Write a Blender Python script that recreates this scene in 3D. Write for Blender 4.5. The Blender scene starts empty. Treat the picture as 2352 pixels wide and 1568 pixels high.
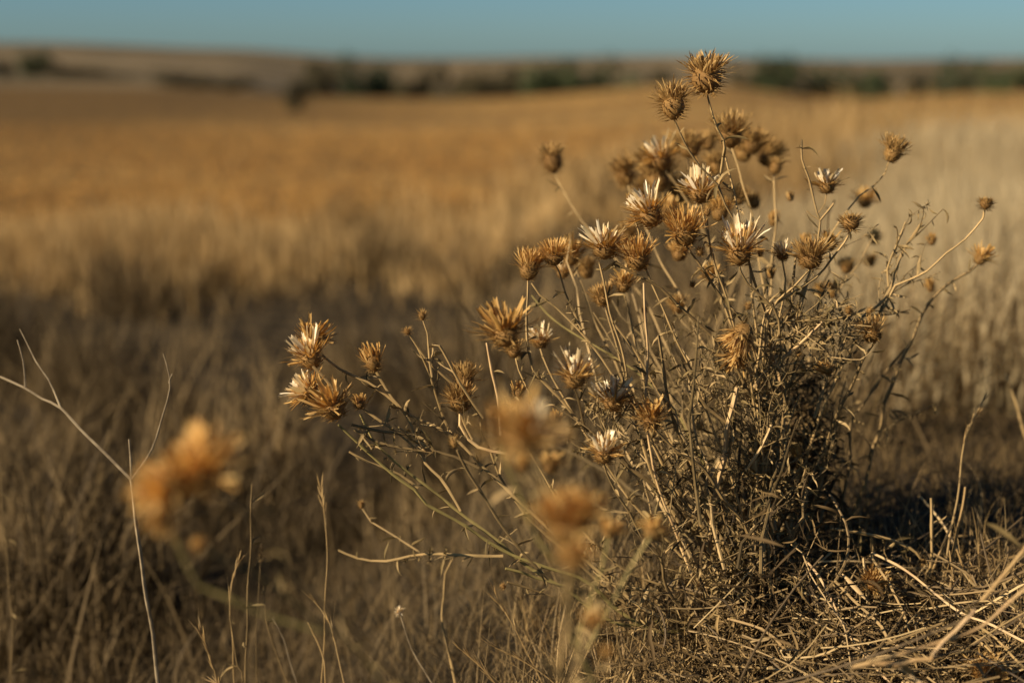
import bpy, math, random
import numpy as np
from mathutils import Vector, Matrix
SC = bpy.context.scene
COL = SC.collection
rad = math.radians

# ------------------------------------------------------------------ camera, sky, sun, exposure
CAM_H = 0.37
PITCH = 11.15
cd = bpy.data.cameras.new('camera')
cam = bpy.data.objects.new('camera', cd)
COL.objects.link(cam)
cam.location = (0, 0, CAM_H)
cam.rotation_euler = (rad(90 - PITCH), 0, 0)
cd.lens = 50; cd.sensor_width = 36
cd.clip_start = 0.01; cd.clip_end = 6000
cd.dof.use_dof = True
cd.dof.focus_distance = 0.85
cd.dof.aperture_fstop = 4.2
cd.dof.aperture_blades = 0
SC.camera = cam

SUN = Vector((-0.76, -0.46, 0.46)).normalized()
W = bpy.data.worlds.new("World"); SC.world = W; W.use_nodes = True
nt = W.node_tree
bg = nt.nodes['Background']
sky = nt.nodes.new('ShaderNodeTexSky'); sky.sky_type = 'NISHITA'; sky.sun_disc = False
sky.sun_elevation = math.asin(SUN.z)
sky.sun_rotation = math.atan2(SUN.x, SUN.y)
sky.air_density = 1.0; sky.dust_density = 0.4; sky.ozone_density = 2.0
tint = nt.nodes.new('ShaderNodeMixRGB'); tint.blend_type = 'MULTIPLY'; tint.inputs[0].default_value = 1
tint.inputs[2].default_value = (0.42, 0.645, 0.88, 1)
nt.links.new(sky.outputs[0], tint.inputs[1])
nt.links.new(tint.outputs[0], bg.inputs[0])
bg.inputs[1].default_value = 0.0505

sd = bpy.data.lights.new('sun', 'SUN'); sun = bpy.data.objects.new('sun', sd); COL.objects.link(sun)
sd.energy = 5.0; sd.angle = rad(0.53); sd.color = (1.0, 0.89, 0.75)
sun.rotation_euler = SUN.to_track_quat('Z', 'Y').to_euler()
sun.location = SUN * 20
SC.view_settings.view_transform = 'Standard'
SC.view_settings.look = 'None'
SC.view_settings.exposure = 0.74
SC.view_settings.gamma = 1.0

# ------------------------------------------------------------------ helpers
F = 50 / 36 * 2352            # focal length in photo units (photo taken as 2352 x 1568)
cR = Vector((1, 0, 0)); cF = Vector((0, math.cos(rad(PITCH)), -math.sin(rad(PITCH)))); cU = cR.cross(cF)
CP = Vector((0, 0, CAM_H))

def at(x, y, d):
    """the point of the place seen at (x, y) of the 2352-wide photo, d metres in front of the lens"""
    return CP + d * (cF + cR * ((x - 1176) / F) + cU * ((784 - y) / F))

def smooth(a, b, x):
    t = np.clip((x - a) / (b - a), 0, 1)
    return t * t * (3 - 2 * t)

def terrain(x, y):
    x = np.asarray(x, float); y = np.asarray(y, float)
    r = np.hypot(x, y)
    z = 0.012 * np.sin(5.1 * x + 1.3) * np.cos(4.3 * y) * smooth(0.2, 1.0, r)
    z = z + 0.045 * np.exp(-((x - 0.36) / 0.25) ** 2 - ((y - 1.0) / 0.22) ** 2)
    z = z - 0.15 * smooth(0.10, -0.22, x - 0.10 * smooth(1.2, 2.4, y)) * smooth(0.5, 0.8, r) * smooth(8.0, 3.8, y) - 0.04 * smooth(1.6, 3.0, y) + 0.10 * smooth(2.2, 3.6, y)
    lip = 3.6 + 0.5 * np.sin(x * 0.9)
    z = z - 1.58 * smooth(lip, lip + 7, r * 0.35 + 0.65 * np.maximum(y, 0)) * (y > 0)
    ax = x / np.maximum(y, 1.0)               # bearing
    und = np.interp(ax, [-.36, -.25, -.15, -.09, -.04, .0, .04, .08, .115, .15, .185, .21, .23, .25, .28, .32, .36], [.15, .05, -.35, -.55, -.65, -.6, -.35, -.05, .2, .1, -.35, -.7, -.8, -.76, -.5, -.25, -.15]) * smooth(25, 95, y) + 0.10 * np.sin(x * 0.11) * smooth(20, 60, y)
    z = z + und
    z = z - 4.5 * smooth(100, 125, y) * smooth(-0.20, -0.06, ax)
    far = smooth(150, 620, y)
    z = z + far * (8.0 - 1.9 * smooth(-0.02, -0.34, ax) + 0.5 * np.sin(ax * 14 + 1))
    z = z + smooth(100, 300, y) * 2.6 * smooth(-0.14, -0.34, ax)
    return z

class MB:
    def __init__(s): s.v = []; s.f = []; s.r = []; s.m = []
    def add(s, vs, fs, r=None, m=0):
        b = len(s.v); s.v += vs
        r = random.random() if r is None else r
        s.r += [r] * len(vs)
        s.f += [tuple(i + b for i in f) for f in fs]; s.m += [m] * len(fs)
    def mesh(s, name, mats, smoothf=True):
        me = bpy.data.meshes.new(name); me.from_pydata([tuple(v) for v in s.v], [], s.f)
        a = me.attributes.new('rnd', 'FLOAT', 'POINT'); a.data.foreach_set('value', s.r)
        for m in (mats if isinstance(mats, (list, tuple)) else [mats]): me.materials.append(m)
        if any(s.m): me.polygons.foreach_set('material_index', s.m)
        if smoothf: me.polygons.foreach_set('use_smooth', [True] * len(me.polygons))
        me.update(); return me
    def build(s, name, mats, parent=None, smoothf=True):
        o = bpy.data.objects.new(name, s.mesh(name, mats, smoothf)); COL.objects.link(o)
        if parent: o.parent = parent
        return o

def tag(o, label=None, cat=None, group=None, kind=None):
    if label: o['label'] = label
    if cat: o['category'] = cat
    if group: o['group'] = group
    if kind: o['kind'] = kind
    return o

def thing(name, loc, label, cat, group=None):
    o = bpy.data.objects.new(name, None); COL.objects.link(o); o.location = loc
    o.empty_display_size = 0.02
    return tag(o, label, cat, group)

def perp(d):
    a = Vector((0, 0, 1)) if abs(d.z) < 0.9 else Vector((1, 0, 0))
    return d.cross(a).normalized()

def resample(pts, step):
    """Catmull-Rom through pts"""
    out = []
    n = len(pts)
    for i in range(n - 1):
        p0 = pts[max(i - 1, 0)]; p1 = pts[i]; p2 = pts[i + 1]; p3 = pts[min(i + 2, n - 1)]
        k = max(1, int((p2 - p1).length / step))
        for j in range(k):
            t = j / k
            out.append(0.5 * ((2 * p1) + (p2 - p0) * t + (2 * p0 - 5 * p1 + 4 * p2 - p3) * t * t + (3 * p1 - p0 - 3 * p2 + p3) * t ** 3))
    out.append(pts[-1].copy())
    return out

def tube(mb, pts, r0, r1, sides=8, groove=0.18, knob=None, m=0, r=None):
    n = len(pts)
    if n < 2: return
    t = (pts[1] - pts[0]).normalized(); u = perp(t)
    vs = []; fs = []
    for i, p in enumerate(pts):
        tt = (pts[min(i + 1, n - 1)] - pts[max(i - 1, 0)])
        tt = tt.normalized() if tt.length > 1e-9 else t
        u = (u - tt * u.dot(tt)); u = u.normalized() if u.length > 1e-6 else perp(tt)
        w = tt.cross(u); k = i / (n - 1)
        rr = r0 + (r1 - r0) * k
        if knob: rr *= knob[i]
        for j in range(sides):
            a = 2 * math.pi * j / sides + 0.5 * k
            q = rr * (1 - (groove if j % 2 else 0))
            vs.append(p + u * (q * math.cos(a)) + w * (q * math.sin(a)))
    for i in range(n - 1):
        for j in range(sides):
            a = i * sides + j; b = i * sides + (j + 1) % sides
            fs.append((a, b, b + sides, a + sides))
    fs.append(tuple(range(sides))[::-1]); fs.append(tuple(range((n - 1) * sides, n * sides)))
    mb.add(vs, fs, r, m)

PROF = {
    'petal': [0.55, 0.8, 1.0, 1.0, 0.92, 0.8],
    'floret': [0.5, 0.6, 0.7, 0.85, 1.0, 0.9],
    'spine': [1.0, 0.85, 0.6, 0.38, 0.2, 0.02],
    'leaf': [0.25, 0.75, 1.0, 0.9, 0.6, 0.06],
    'blade': [0.9, 1.0, 0.9, 0.7, 0.4, 0.03],
}
def ribbon(mb, p, d, L, w, prof='petal', curl=None, side=None, twist=0.0, fold=0.3, nick=0.0, m=0, r=None, wob=0.0):
    P = PROF[prof]; n = len(P)
    d = d.normalized(); side = (side or perp(d)).normalized(); side = (side - d * side.dot(d)).normalized()
    vs = []; fs = []; p = p.copy(); st = L / (n - 1)
    curl = curl or Vector((0, 0, 0))
    for i in range(n):
        nrm = d.cross(side).normalized()
        ww = w * P[i] * 0.5
        if i == n - 1 and nick:
            vs += [p - side * ww + d * nick * L, p - d * nick * L * 0.6 + nrm * fold * ww, p + side * ww + d * nick * L * random.uniform(0.2, 1)]
        else:
            vs += [p - side * ww, p + nrm * fold * ww * 1.5, p + side * ww]
        if i:
            a = 3 * (i - 1)
            fs += [(a, a + 1, a + 4, a + 3), (a + 1, a + 2, a + 5, a + 4)]
        d = (d + curl * (1.0 / n) + (Vector((random.gauss(0, 1), random.gauss(0, 1), random.gauss(0, 1))) * wob if wob else Vector((0, 0, 0)))).normalized()
        if twist: side = (Matrix.Rotation(twist / n, 3, d) @ side)
        side = (side - d * side.dot(d)).normalized()
        p = p + d * st
    mb.add(vs, fs, r, m)

# ------------------------------------------------------------------ materials
def mat(name, stops, rough=0.75, trans=0.0, noise=None, bump=0.0, spec=0.25, tcol=None, objrnd=0.0, streak=None):
    """stops: colours over the per-piece random attribute; noise: (scale, colour, amount)"""
    k = (1.0, 0.93, 0.78) if 'petal' in name else ((0.98, 0.86, 0.55) if 'floret' in name or 'bract' in name else (0.97, 0.85, 0.58))
    stops = [tuple(a * b for a, b in zip(c, k)) for c in stops]
    if noise: noise = (noise[0], tuple(a * b for a, b in zip(noise[1], k)), noise[2])
    m = bpy.data.materials.new(name); m.use_nodes = True
    t = m.node_tree; N = t.nodes; Lk = t.links; N.clear()
    out = N.new('ShaderNodeOutputMaterial'); b = N.new('ShaderNodeBsdfPrincipled')
    b.inputs['Roughness'].default_value = rough
    b.inputs['Specular IOR Level'].default_value = spec
    at_ = N.new('ShaderNodeAttribute'); at_.attribute_name = 'rnd'
    cr = N.new('ShaderNodeValToRGB'); e = cr.color_ramp.elements
    while len(e) < len(stops): e.new(0.5)
    for i, c in enumerate(stops):
        e[i].position = i / max(1, len(stops) - 1); e[i].color = (*c, 1)
    fac = at_.outputs['Fac']
    if objrnd:
        oi = N.new('ShaderNodeObjectInfo'); ma = N.new('ShaderNodeMath'); ma.operation = 'MULTIPLY_ADD'
        mb_ = N.new('ShaderNodeMath'); mb_.operation = 'MULTIPLY_ADD'
        mb_.inputs[1].default_value = 1 - objrnd; mb_.inputs[2].default_value = 0
        Lk.new(fac, mb_.inputs[0]); Lk.new(oi.outputs['Random'], ma.inputs[0]); ma.inputs[1].default_value = objrnd
        Lk.new(mb_.outputs[0], ma.inputs[2]); fac = ma.outputs[0]
    Lk.new(fac, cr.inputs[0]); col = cr.outputs[0]
    if noise:
        tc = N.new('ShaderNodeTexCoord'); nz = N.new('ShaderNodeTexNoise'); nz.inputs['Scale'].default_value = noise[0]
        nz.inputs['Detail'].default_value = 5
        src = tc.outputs['Object']
        if streak:
            mp = N.new('ShaderNodeMapping'); mp.inputs['Scale'].default_value = streak; Lk.new(src, mp.inputs[0]); src = mp.outputs[0]
        Lk.new(src, nz.inputs['Vector'])
        rp = N.new('ShaderNodeMapRange'); rp.inputs[1].default_value = 0.42; rp.inputs[2].default_value = 0.62
        rp.inputs[4].default_value = noise[2]; Lk.new(nz.outputs[0], rp.inputs[0])
        mx = N.new('ShaderNodeMixRGB'); mx.inputs[2].default_value = (*noise[1], 1)
        Lk.new(rp.outputs[0], mx.inputs[0]); Lk.new(col, mx.inputs[1]); col = mx.outputs[0]
        if bump:
            bp = N.new('ShaderNodeBump'); bp.inputs['Strength'].default_value = bump; bp.inputs['Distance'].default_value = 0.001
            Lk.new(nz.outputs[0], bp.inputs['Height']); Lk.new(bp.outputs[0], b.inputs['Normal'])
    Lk.new(col, b.inputs['Base Color'])
    if trans:
        tr = N.new('ShaderNodeBsdfTranslucent'); ms = N.new('ShaderNodeMixShader'); ms.inputs[0].default_value = trans
        if tcol:
            mt = N.new('ShaderNodeMixRGB'); mt.blend_type = 'MULTIPLY'; mt.inputs[0].default_value = 1; mt.inputs[2].default_value = (*tcol, 1)
            Lk.new(col, mt.inputs[1]); Lk.new(mt.outputs[0], tr.inputs[0])
        else: Lk.new(col, tr.inputs[0])
        Lk.new(b.outputs[0], ms.inputs[1]); Lk.new(tr.outputs[0], ms.inputs[2]); Lk.new(ms.outputs[0], out.inputs[0])
    else: Lk.new(b.outputs[0], out.inputs[0])
    return m

M_petal_pale = mat('pale_papery_petal', [(0.58, 0.42, 0.20), (0.88, 0.75, 0.50), (0.95, 0.87, 0.68)], 0.4, 0.3, spec=0.6, noise=(260, (0.50, 0.33, 0.13), 0.35), tcol=(1, 0.9, 0.65))
M_petal_gold = mat('golden_dry_floret', [(0.40, 0.235, 0.08), (0.66, 0.44, 0.18), (0.80, 0.60, 0.34)], 0.6, 0.35, objrnd=0.35, noise=(260, (0.26, 0.13, 0.04), 0.5), tcol=(1, 0.8, 0.5))
M_petal_dark = mat('brown_dry_floret', [(0.24, 0.14, 0.055), (0.48, 0.315, 0.135), (0.68, 0.49, 0.26)], 0.7, 0.25, objrnd=0.3, noise=(260, (0.14, 0.07, 0.03), 0.5))
M_petal_orange = mat('orange_dry_floret', [(0.46, 0.27, 0.10), (0.64, 0.43, 0.18), (0.80, 0.59, 0.32)], 0.6, 0.4, tcol=(1, 0.75, 0.4))
M_calyx = mat('brown_spiny_bract', [(0.20, 0.11, 0.04), (0.42, 0.26, 0.10), (0.62, 0.44, 0.22)], 0.65, 0.12, objrnd=0.2, noise=(350, (0.10, 0.05, 0.02), 0.5), bump=0.4)
M_stem_tan = mat('tan_ridged_stem', [(0.29, 0.205, 0.105), (0.43, 0.31, 0.165)], 0.7, noise=(70, (0.20, 0.145, 0.07), 0.7), bump=0.5)
M_stem_green = mat('olive_stem', [(0.25, 0.21, 0.085), (0.33, 0.27, 0.12)], 0.7, noise=(60, (0.15, 0.125, 0.05), 0.7), bump=0.5)
M_stem_dark = mat('dark_brown_stem', [(0.17, 0.12, 0.06), (0.26, 0.185, 0.095)], 0.75, noise=(60, (0.12, 0.085, 0.04), 0.7), bump=0.5)
M_stem_pale = mat('pale_straw_stem', [(0.44, 0.31, 0.17), (0.52, 0.38, 0.22)], 0.6, noise=(70, (0.28, 0.17, 0.09), 0.6), bump=0.4, spec=0.4)
M_leaf = mat('withered_leaf', [(0.13, 0.10, 0.045), (0.29, 0.215, 0.11), (0.50, 0.375, 0.22)], 0.75, 0.2, noise=(200, (0.12, 0.09, 0.04), 0.5))
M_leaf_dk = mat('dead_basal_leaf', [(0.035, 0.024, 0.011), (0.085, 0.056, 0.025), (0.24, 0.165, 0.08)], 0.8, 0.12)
M_twig = mat('grey_bare_twig', [(0.26, 0.21, 0.16), (0.34, 0.28, 0.21)], 0.75, noise=(90, (0.13, 0.10, 0.07), 0.8), bump=0.4)
M_straw = mat('straw_blade', [(0.30, 0.20, 0.09), (0.46, 0.33, 0.17), (0.56, 0.42, 0.24)], 0.6, 0.25, spec=0.4)
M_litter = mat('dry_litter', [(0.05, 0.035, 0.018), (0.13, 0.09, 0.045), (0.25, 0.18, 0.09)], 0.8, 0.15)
M_gr_dark = mat('brown_weed_painted_shade', [(0.035, 0.025, 0.013), (0.14, 0.10, 0.052), (0.42, 0.31, 0.18)], 0.8, 0.15)
M_gr_gold = mat('golden_grass', [(0.28, 0.19, 0.09), (0.46, 0.325, 0.165), (0.62, 0.46, 0.26)], 0.7, 0.3)
M_gr_pale = mat('pale_grass', [(0.38, 0.32, 0.22), (0.56, 0.48, 0.36), (0.68, 0.60, 0.46)], 0.7, 0.5)
M_stubble = mat('stubble_straw', [(0.28, 0.14, 0.04), (0.44, 0.24, 0.07), (0.55, 0.34, 0.13)], 0.8, 0.2)
M_shoot = mat('mixed_dry_shoot', [(0.06, 0.042, 0.02), (0.16, 0.115, 0.055), (0.29, 0.21, 0.11), (0.46, 0.34, 0.20)], 0.75, noise=(70, (0.08, 0.06, 0.03), 0.7), bump=0.5)
STEM = {'T': M_stem_tan, 'G': M_stem_green, 'D': M_stem_dark, 'P': M_stem_pale}

def ground_mat(name, cols, scales, bump=0.0, bdist=0.05):
    m = bpy.data.materials.new(name); m.use_nodes = True; t = m.node_tree; N = t.nodes; Lk = t.links
    b = N['Principled BSDF']; b.inputs['Roughness'].default_value = 0.95; b.inputs['Specular IOR Level'].default_value = 0.1
    tc = N.new('ShaderNodeTexCoord')
    col = None
    for i, (c, (s, lo, hi, st)) in enumerate(zip(cols[1:], scales)):
        mp = N.new('ShaderNodeMapping'); mp.inputs['Scale'].default_value = st; Lk.new(tc.outputs['Object'], mp.inputs[0])
        nz = N.new('ShaderNodeTexNoise'); nz.inputs['Scale'].default_value = s; nz.inputs['Detail'].default_value = 6
        Lk.new(mp.outputs[0], nz.inputs['Vector'])
        mr = N.new('ShaderNodeMapRange'); mr.inputs[1].default_value = lo; mr.inputs[2].default_value = hi; Lk.new(nz.outputs[0], mr.inputs[0])
        mx = N.new('ShaderNodeMixRGB'); mx.inputs[2].default_value = (*c, 1)
        if col is None: mx.inputs[1].default_value = (*cols[0], 1)
        else: Lk.new(col, mx.inputs[1])
        Lk.new(mr.outputs[0], mx.inputs[0]); col = mx.outputs[0]
    Lk.new(col, b.inputs['Base Color'])
    if bump:
        bp = N.new('ShaderNodeBump'); bp.inputs['Strength'].default_value = bump; bp.inputs['Distance'].default_value = bdist
        Lk.new(nz.outputs[0], bp.inputs['Height']); Lk.new(bp.outputs[0], b.inputs['Normal'])
    return m, mx
M_ground, _ = ground_mat('dark_soil', [(0.035, 0.023, 0.010), (0.075, 0.05, 0.022), (0.02, 0.014, 0.006)], [(6, 0.4, 0.6, (1, 1, 1)), (30, 0.45, 0.6, (1, 1, 1))], 1.0, 0.02)  # dark brown soil; also stands in for shade in the weed gaps
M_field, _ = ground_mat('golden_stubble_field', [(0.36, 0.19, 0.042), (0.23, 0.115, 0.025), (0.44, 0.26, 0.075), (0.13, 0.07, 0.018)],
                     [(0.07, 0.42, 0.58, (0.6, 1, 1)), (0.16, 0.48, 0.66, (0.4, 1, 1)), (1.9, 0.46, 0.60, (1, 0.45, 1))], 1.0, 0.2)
def blend_along_x(m, mx, col, x0, x1):
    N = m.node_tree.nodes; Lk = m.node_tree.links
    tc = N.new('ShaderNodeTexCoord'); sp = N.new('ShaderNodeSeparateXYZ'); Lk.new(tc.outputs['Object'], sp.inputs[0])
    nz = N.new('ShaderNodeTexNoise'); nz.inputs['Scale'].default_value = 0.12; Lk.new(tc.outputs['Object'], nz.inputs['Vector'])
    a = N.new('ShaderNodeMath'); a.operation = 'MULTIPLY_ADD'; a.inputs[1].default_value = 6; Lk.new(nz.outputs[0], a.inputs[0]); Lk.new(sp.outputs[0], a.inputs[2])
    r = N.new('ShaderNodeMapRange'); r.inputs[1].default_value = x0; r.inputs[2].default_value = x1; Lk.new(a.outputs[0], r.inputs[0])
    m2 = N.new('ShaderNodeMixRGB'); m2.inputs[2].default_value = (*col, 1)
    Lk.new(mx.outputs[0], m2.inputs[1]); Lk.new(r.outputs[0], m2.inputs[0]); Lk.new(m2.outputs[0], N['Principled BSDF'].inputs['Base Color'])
blend_along_x(M_field, _, (0.115, 0.062, 0.014), 3.0, -12.0)  # field turns darker brown towards the left, edge broken by noise
M_hill, _ = ground_mat('far_dry_hills', [(0.17, 0.115, 0.05), (0.085, 0.06, 0.024), (0.21, 0.145, 0.068), (0.045, 0.036, 0.013)],
                    [(0.012, 0.42, 0.5, (1, 0.6, 1)), (0.02, 0.5, 0.56, (0.5, 1, 1)), (0.05, 0.55, 0.62, (0.6, 0.6, 1))], 0.3, 1.0)

# ------------------------------------------------------------------ terrain
def polar_sheet(name, m, radii, label_kind='structure', na=300):
    ang = np.concatenate([np.linspace(-0.75, 0.75, na), np.linspace(0.8, 2 * math.pi - 0.8, 60)])
    n = len(ang); R = np.asarray(radii)
    X = R[:, None] * np.sin(ang)[None]; Y = R[:, None] * np.cos(ang)[None]
    Z = terrain(X, Y)
    v = np.stack([X, Y, Z], -1).reshape(-1, 3)
    fs = []
    for i in range(len(R) - 1):
        for j in range(n):
            a = i * n + j; b = i * n + (j + 1) % n
            fs.append((a, a + n, b + n, b))
    if R[0] < 0.06: fs.append(tuple(range(n)))
    me = bpy.data.meshes.new(name); me.from_pydata(v.tolist(), [], fs); me.materials.append(m)
    me.polygons.foreach_set('use_smooth', [True] * len(me.polygons)); me.update()
    o = bpy.data.objects.new(name, me); COL.objects.link(o); tag(o, kind=label_kind); return o
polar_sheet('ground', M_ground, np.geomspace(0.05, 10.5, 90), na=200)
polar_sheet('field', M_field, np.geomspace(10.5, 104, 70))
polar_sheet('hills', M_hill, np.concatenate([np.geomspace(104, 900, 70), [1500, 3000]]))

# ------------------------------------------------------------------ masses of grass (uncountable)
def blades(name, m, X, Y, H, Wd, lean, seed, seg=4, label=None, curl=0.5, z0=None, kindly='stuff', K=None):
    rng = np.random.default_rng(seed); n = len(X)
    Z = terrain(X, Y) - 0.004 if z0 is None else z0
    P = np.stack([X, Y, Z], -1)
    az = rng.uniform(0, 2 * np.pi, n); hd = np.stack([np.cos(az), np.sin(az), 0 * az], -1)
    ln = np.abs(rng.normal(0, lean, n))
    d = hd * np.sin(ln)[:, None]; d[:, 2] = np.cos(ln)
    sa = rng.uniform(0, 2 * np.pi, n); sd = np.stack([np.cos(sa), np.sin(sa), 0 * sa], -1)
    ca = rng.uniform(0, 2 * np.pi, n); cv = np.stack([np.cos(ca), np.sin(ca), -0.6 + 0 * ca], -1) * (curl * np.abs(rng.normal(0, 1, n)))[:, None]
    wp = [1.0, 0.95, 0.8, 0.55, 0.35, 0.2]
    V = np.zeros((n, 2 * (seg + 1), 3))
    for i in range(seg + 1):
        w = (Wd * wp[min(i, 5)] if i < seg else Wd * 0.12)[:, None] * 0.5
        V[:, 2 * i] = P - sd * w; V[:, 2 * i + 1] = P + sd * w
        d = d + cv / seg; d /= np.linalg.norm(d, axis=1)[:, None]
        P = P + d * (H / seg)[:, None]
    base = np.arange(n)[:, None, None] * 2 * (seg + 1)
    q = np.array([[2 * i, 2 * i + 1, 2 * i + 3, 2 * i + 2] for i in range(seg)])[None]
    Fq = (base + q).reshape(-1)
    me = bpy.data.meshes.new(name)
    me.vertices.add(n * 2 * (seg + 1)); me.vertices.foreach_set('co', V.reshape(-1))
    nf = n * seg; me.loops.add(nf * 4); me.loops.foreach_set('vertex_index', Fq)
    me.polygons.add(nf); me.polygons.foreach_set('loop_start', np.arange(nf) * 4); me.polygons.foreach_set('loop_total', np.full(nf, 4))
    me.update(calc_edges=True)
    a = me.attributes.new('rnd', 'FLOAT', 'POINT')
    rr = np.clip(rng.beta(1.6, 2.2, n), 0, 1)
    if K is not None: rr = 0.4 * rr + 0.6 * rng.beta(0.8, 1.2, K.max() + 1)[K]
    a.data.foreach_set('value', np.repeat(rr, 2 * (seg + 1)))
    me.materials.append(m)
    o = bpy.data.objects.new(name, me); COL.objects.link(o)
    return tag(o, label, name.replace('_', ' ') if label else None, kind=kindly)

def clumped(rng, n, x0, x1, y0, y1, nc, sx, wedge=None):
    """points gathered in clumps within a wedge in front of the lens"""
    cy = rng.uniform(y0, y1, nc); w = (0.42 * cy + 0.35) if wedge is None else wedge
    cx = np.clip(rng.uniform(-1, 1, nc) * w, x0, x1)
    k = rng.integers(0, nc, n)
    s = sx * (0.4 + rng.random(nc))[k]
    return cx[k] + rng.normal(0, 1, n) * s, cy[k] + rng.normal(0, 1, n) * s, k, nc

rng = np.random.default_rng(5)
# brown weeds behind the bush, the slope's shade put into their dark colour
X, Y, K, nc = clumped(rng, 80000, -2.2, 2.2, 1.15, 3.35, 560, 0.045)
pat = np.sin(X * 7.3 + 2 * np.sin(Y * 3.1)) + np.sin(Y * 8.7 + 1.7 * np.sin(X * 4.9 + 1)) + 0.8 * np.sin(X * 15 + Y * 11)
keep = (X / Y < 0.24 + rng.normal(0, 0.03, len(X))) & (pat + rng.normal(0, 0.35, len(X)) > 0.1 + 0.9 * np.exp(-((Y - 2.75) / 0.22) ** 2))  # sparser band bares dark soil, standing in for shade below the lip
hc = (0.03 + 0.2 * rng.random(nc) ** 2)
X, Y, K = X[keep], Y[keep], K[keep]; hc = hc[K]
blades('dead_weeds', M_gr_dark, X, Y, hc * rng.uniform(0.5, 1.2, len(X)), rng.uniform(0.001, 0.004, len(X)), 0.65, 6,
       label='matted brown dead weeds, coloured dark for shade, covering the slope behind the bush', curl=0.7, K=K)
# tall golden grass on the lip
X, Y, K, nc = clumped(rng, 30000, -2.6, 2.6, 3.0, 4.4, 150, 0.09)
hc = (0.03 + 0.13 * rng.random(nc) ** 1.3)[K] * (1 + 0.6 * smooth(0.1, 0.25, X / Y))
blades('golden_grass', M_gr_gold, X, Y, hc * rng.uniform(0.5, 1.15, len(X)), rng.uniform(0.002, 0.005, len(X)), 0.22, 7,
       label='blurred golden dry grass standing along the edge of the field', curl=0.35, K=K)
# pale tall grass on the right
n = 46000
Y = rng.uniform(1.5, 3.7, n); X = 0.14 * Y + 0.06 + np.abs(rng.normal(0, 1, n)) * 0.22 * Y
H = rng.uniform(0.11, 0.20, n) * (0.45 + 0.65 * smooth(0.15, 0.34, X / Y))
blades('pale_grass', M_gr_pale, X, Y, H, rng.uniform(0.0015, 0.0045, n), 0.28, 8,
       label='pale dry tall grass blurred behind the bush at the right edge', curl=0.5)
# litter and short curled blades near the lens
n = 46000
Y = rng.uniform(0.62, 1.6, n); X = rng.uniform(-1, 1, n) * (0.42 * Y + 0.2)
H = rng.uniform(0.008, 0.05, n)
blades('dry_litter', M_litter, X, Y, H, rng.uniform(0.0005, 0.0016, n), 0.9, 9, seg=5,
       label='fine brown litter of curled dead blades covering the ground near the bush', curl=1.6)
n = 4500
Y = rng.uniform(0.8, 1.7, n); X = rng.uniform(-1, 0.45, n) * (0.42 * Y + 0.1)
blades('thin_grass', mat('dull_thin_grass', [(0.09, 0.065, 0.035), (0.17, 0.125, 0.07), (0.27, 0.2, 0.115)], 0.75, 0.2), X, Y, rng.uniform(0.03, 0.10, n), rng.uniform(0.0005, 0.0014, n), 0.45, 10, seg=5,
       label='thin dull brown grass in shade below and left of the bush', curl=0.6)
# thin straw standing round the foot of the bush
n = 1500
X = rng.uniform(0.0, 0.34, n); Y = rng.uniform(0.76, 0.98, n)
blades('straw_grass', M_straw, X, Y, rng.uniform(0.02, 0.065, n), rng.uniform(0.0004, 0.0011, n), 0.5, 13, seg=5,
       label='thin pale straw blades standing round the foot of the bush', curl=0.8)
# stubble on the field
n = 60000
d_ = 10.5 + 34 * rng.random(n) ** 1.5; X = rng.uniform(-0.45, 0.45, n) * d_; Y = d_
blades('field_stubble', M_stubble, X, Y, rng.uniform(0.02, 0.10, n), rng.uniform(0.01, 0.03, n), 0.6, 11, seg=2,
       label='golden stubble and short dry growth over the nearer field', curl=0.5)

# ------------------------------------------------------------------ flower heads
random.seed(11)
def cone(a, az):
    return Vector((math.sin(a) * math.cos(az), math.sin(a) * math.sin(az), math.cos(a)))
def cup(mb, r, h, m=0):
    vs = []; fs = []; ns = 12; prof = [(0.0, 0.0), (0.10, 0.45), (0.30, 0.85), (0.55, 1.0), (0.8, 0.92), (1.0, 0.7)]
    for (zz, rr) in prof:
        for j in range(ns):
            a = 2 * math.pi * j / ns
            vs.append(Vector((r * max(rr, 0.14) * math.cos(a), r * max(rr, 0.14) * math.sin(a), zz * h)))
    for i in range(len(prof) - 1):
        for j in range(ns):
            a = i * ns + j; b = i * ns + (j + 1) % ns; fs.append((a, b, b + ns, a + ns))
    fs.append(tuple(range(ns))[::-1]); fs.append(tuple(range((len(prof) - 1) * ns, len(prof) * ns)))
    mb.add(vs, fs, 0.15, m)
def bracts(mb, r, h, rows, per, L, w, a0, a1, recurve, m=0):
    prof = lambda z: r * (0.35 + 0.65 * math.sin(min(1, z * 1.25 + 0.12) * math.pi / 2)) * (1 if z < 0.75 else 1 - 0.6 * (z - 0.75))
    for i in range(rows):
        z = (i + 0.3) / rows
        for j in range(per):
            az = 2 * math.pi * (j + 0.5 * (i % 2)) / per + random.gauss(0, 0.12)
            rr = prof(z); p = Vector((rr * math.cos(az) * 0.95, rr * math.sin(az) * 0.95, z * h))
            a = a0 + (a1 - a0) * z + random.gauss(0, 0.15)
            d = cone(a, az); out = cone(math.pi / 2, az)
            rc = recurve * random.uniform(0.4, 1.5)
            ribbon(mb, p, d, L * random.uniform(0.6, 1.2), w * random.uniform(0.7, 1.2), 'spine', out * rc + Vector((0, 0, -rc * 0.6)), side=out.cross(Vector((0, 0, 1))), fold=0.5, wob=0.05)
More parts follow.
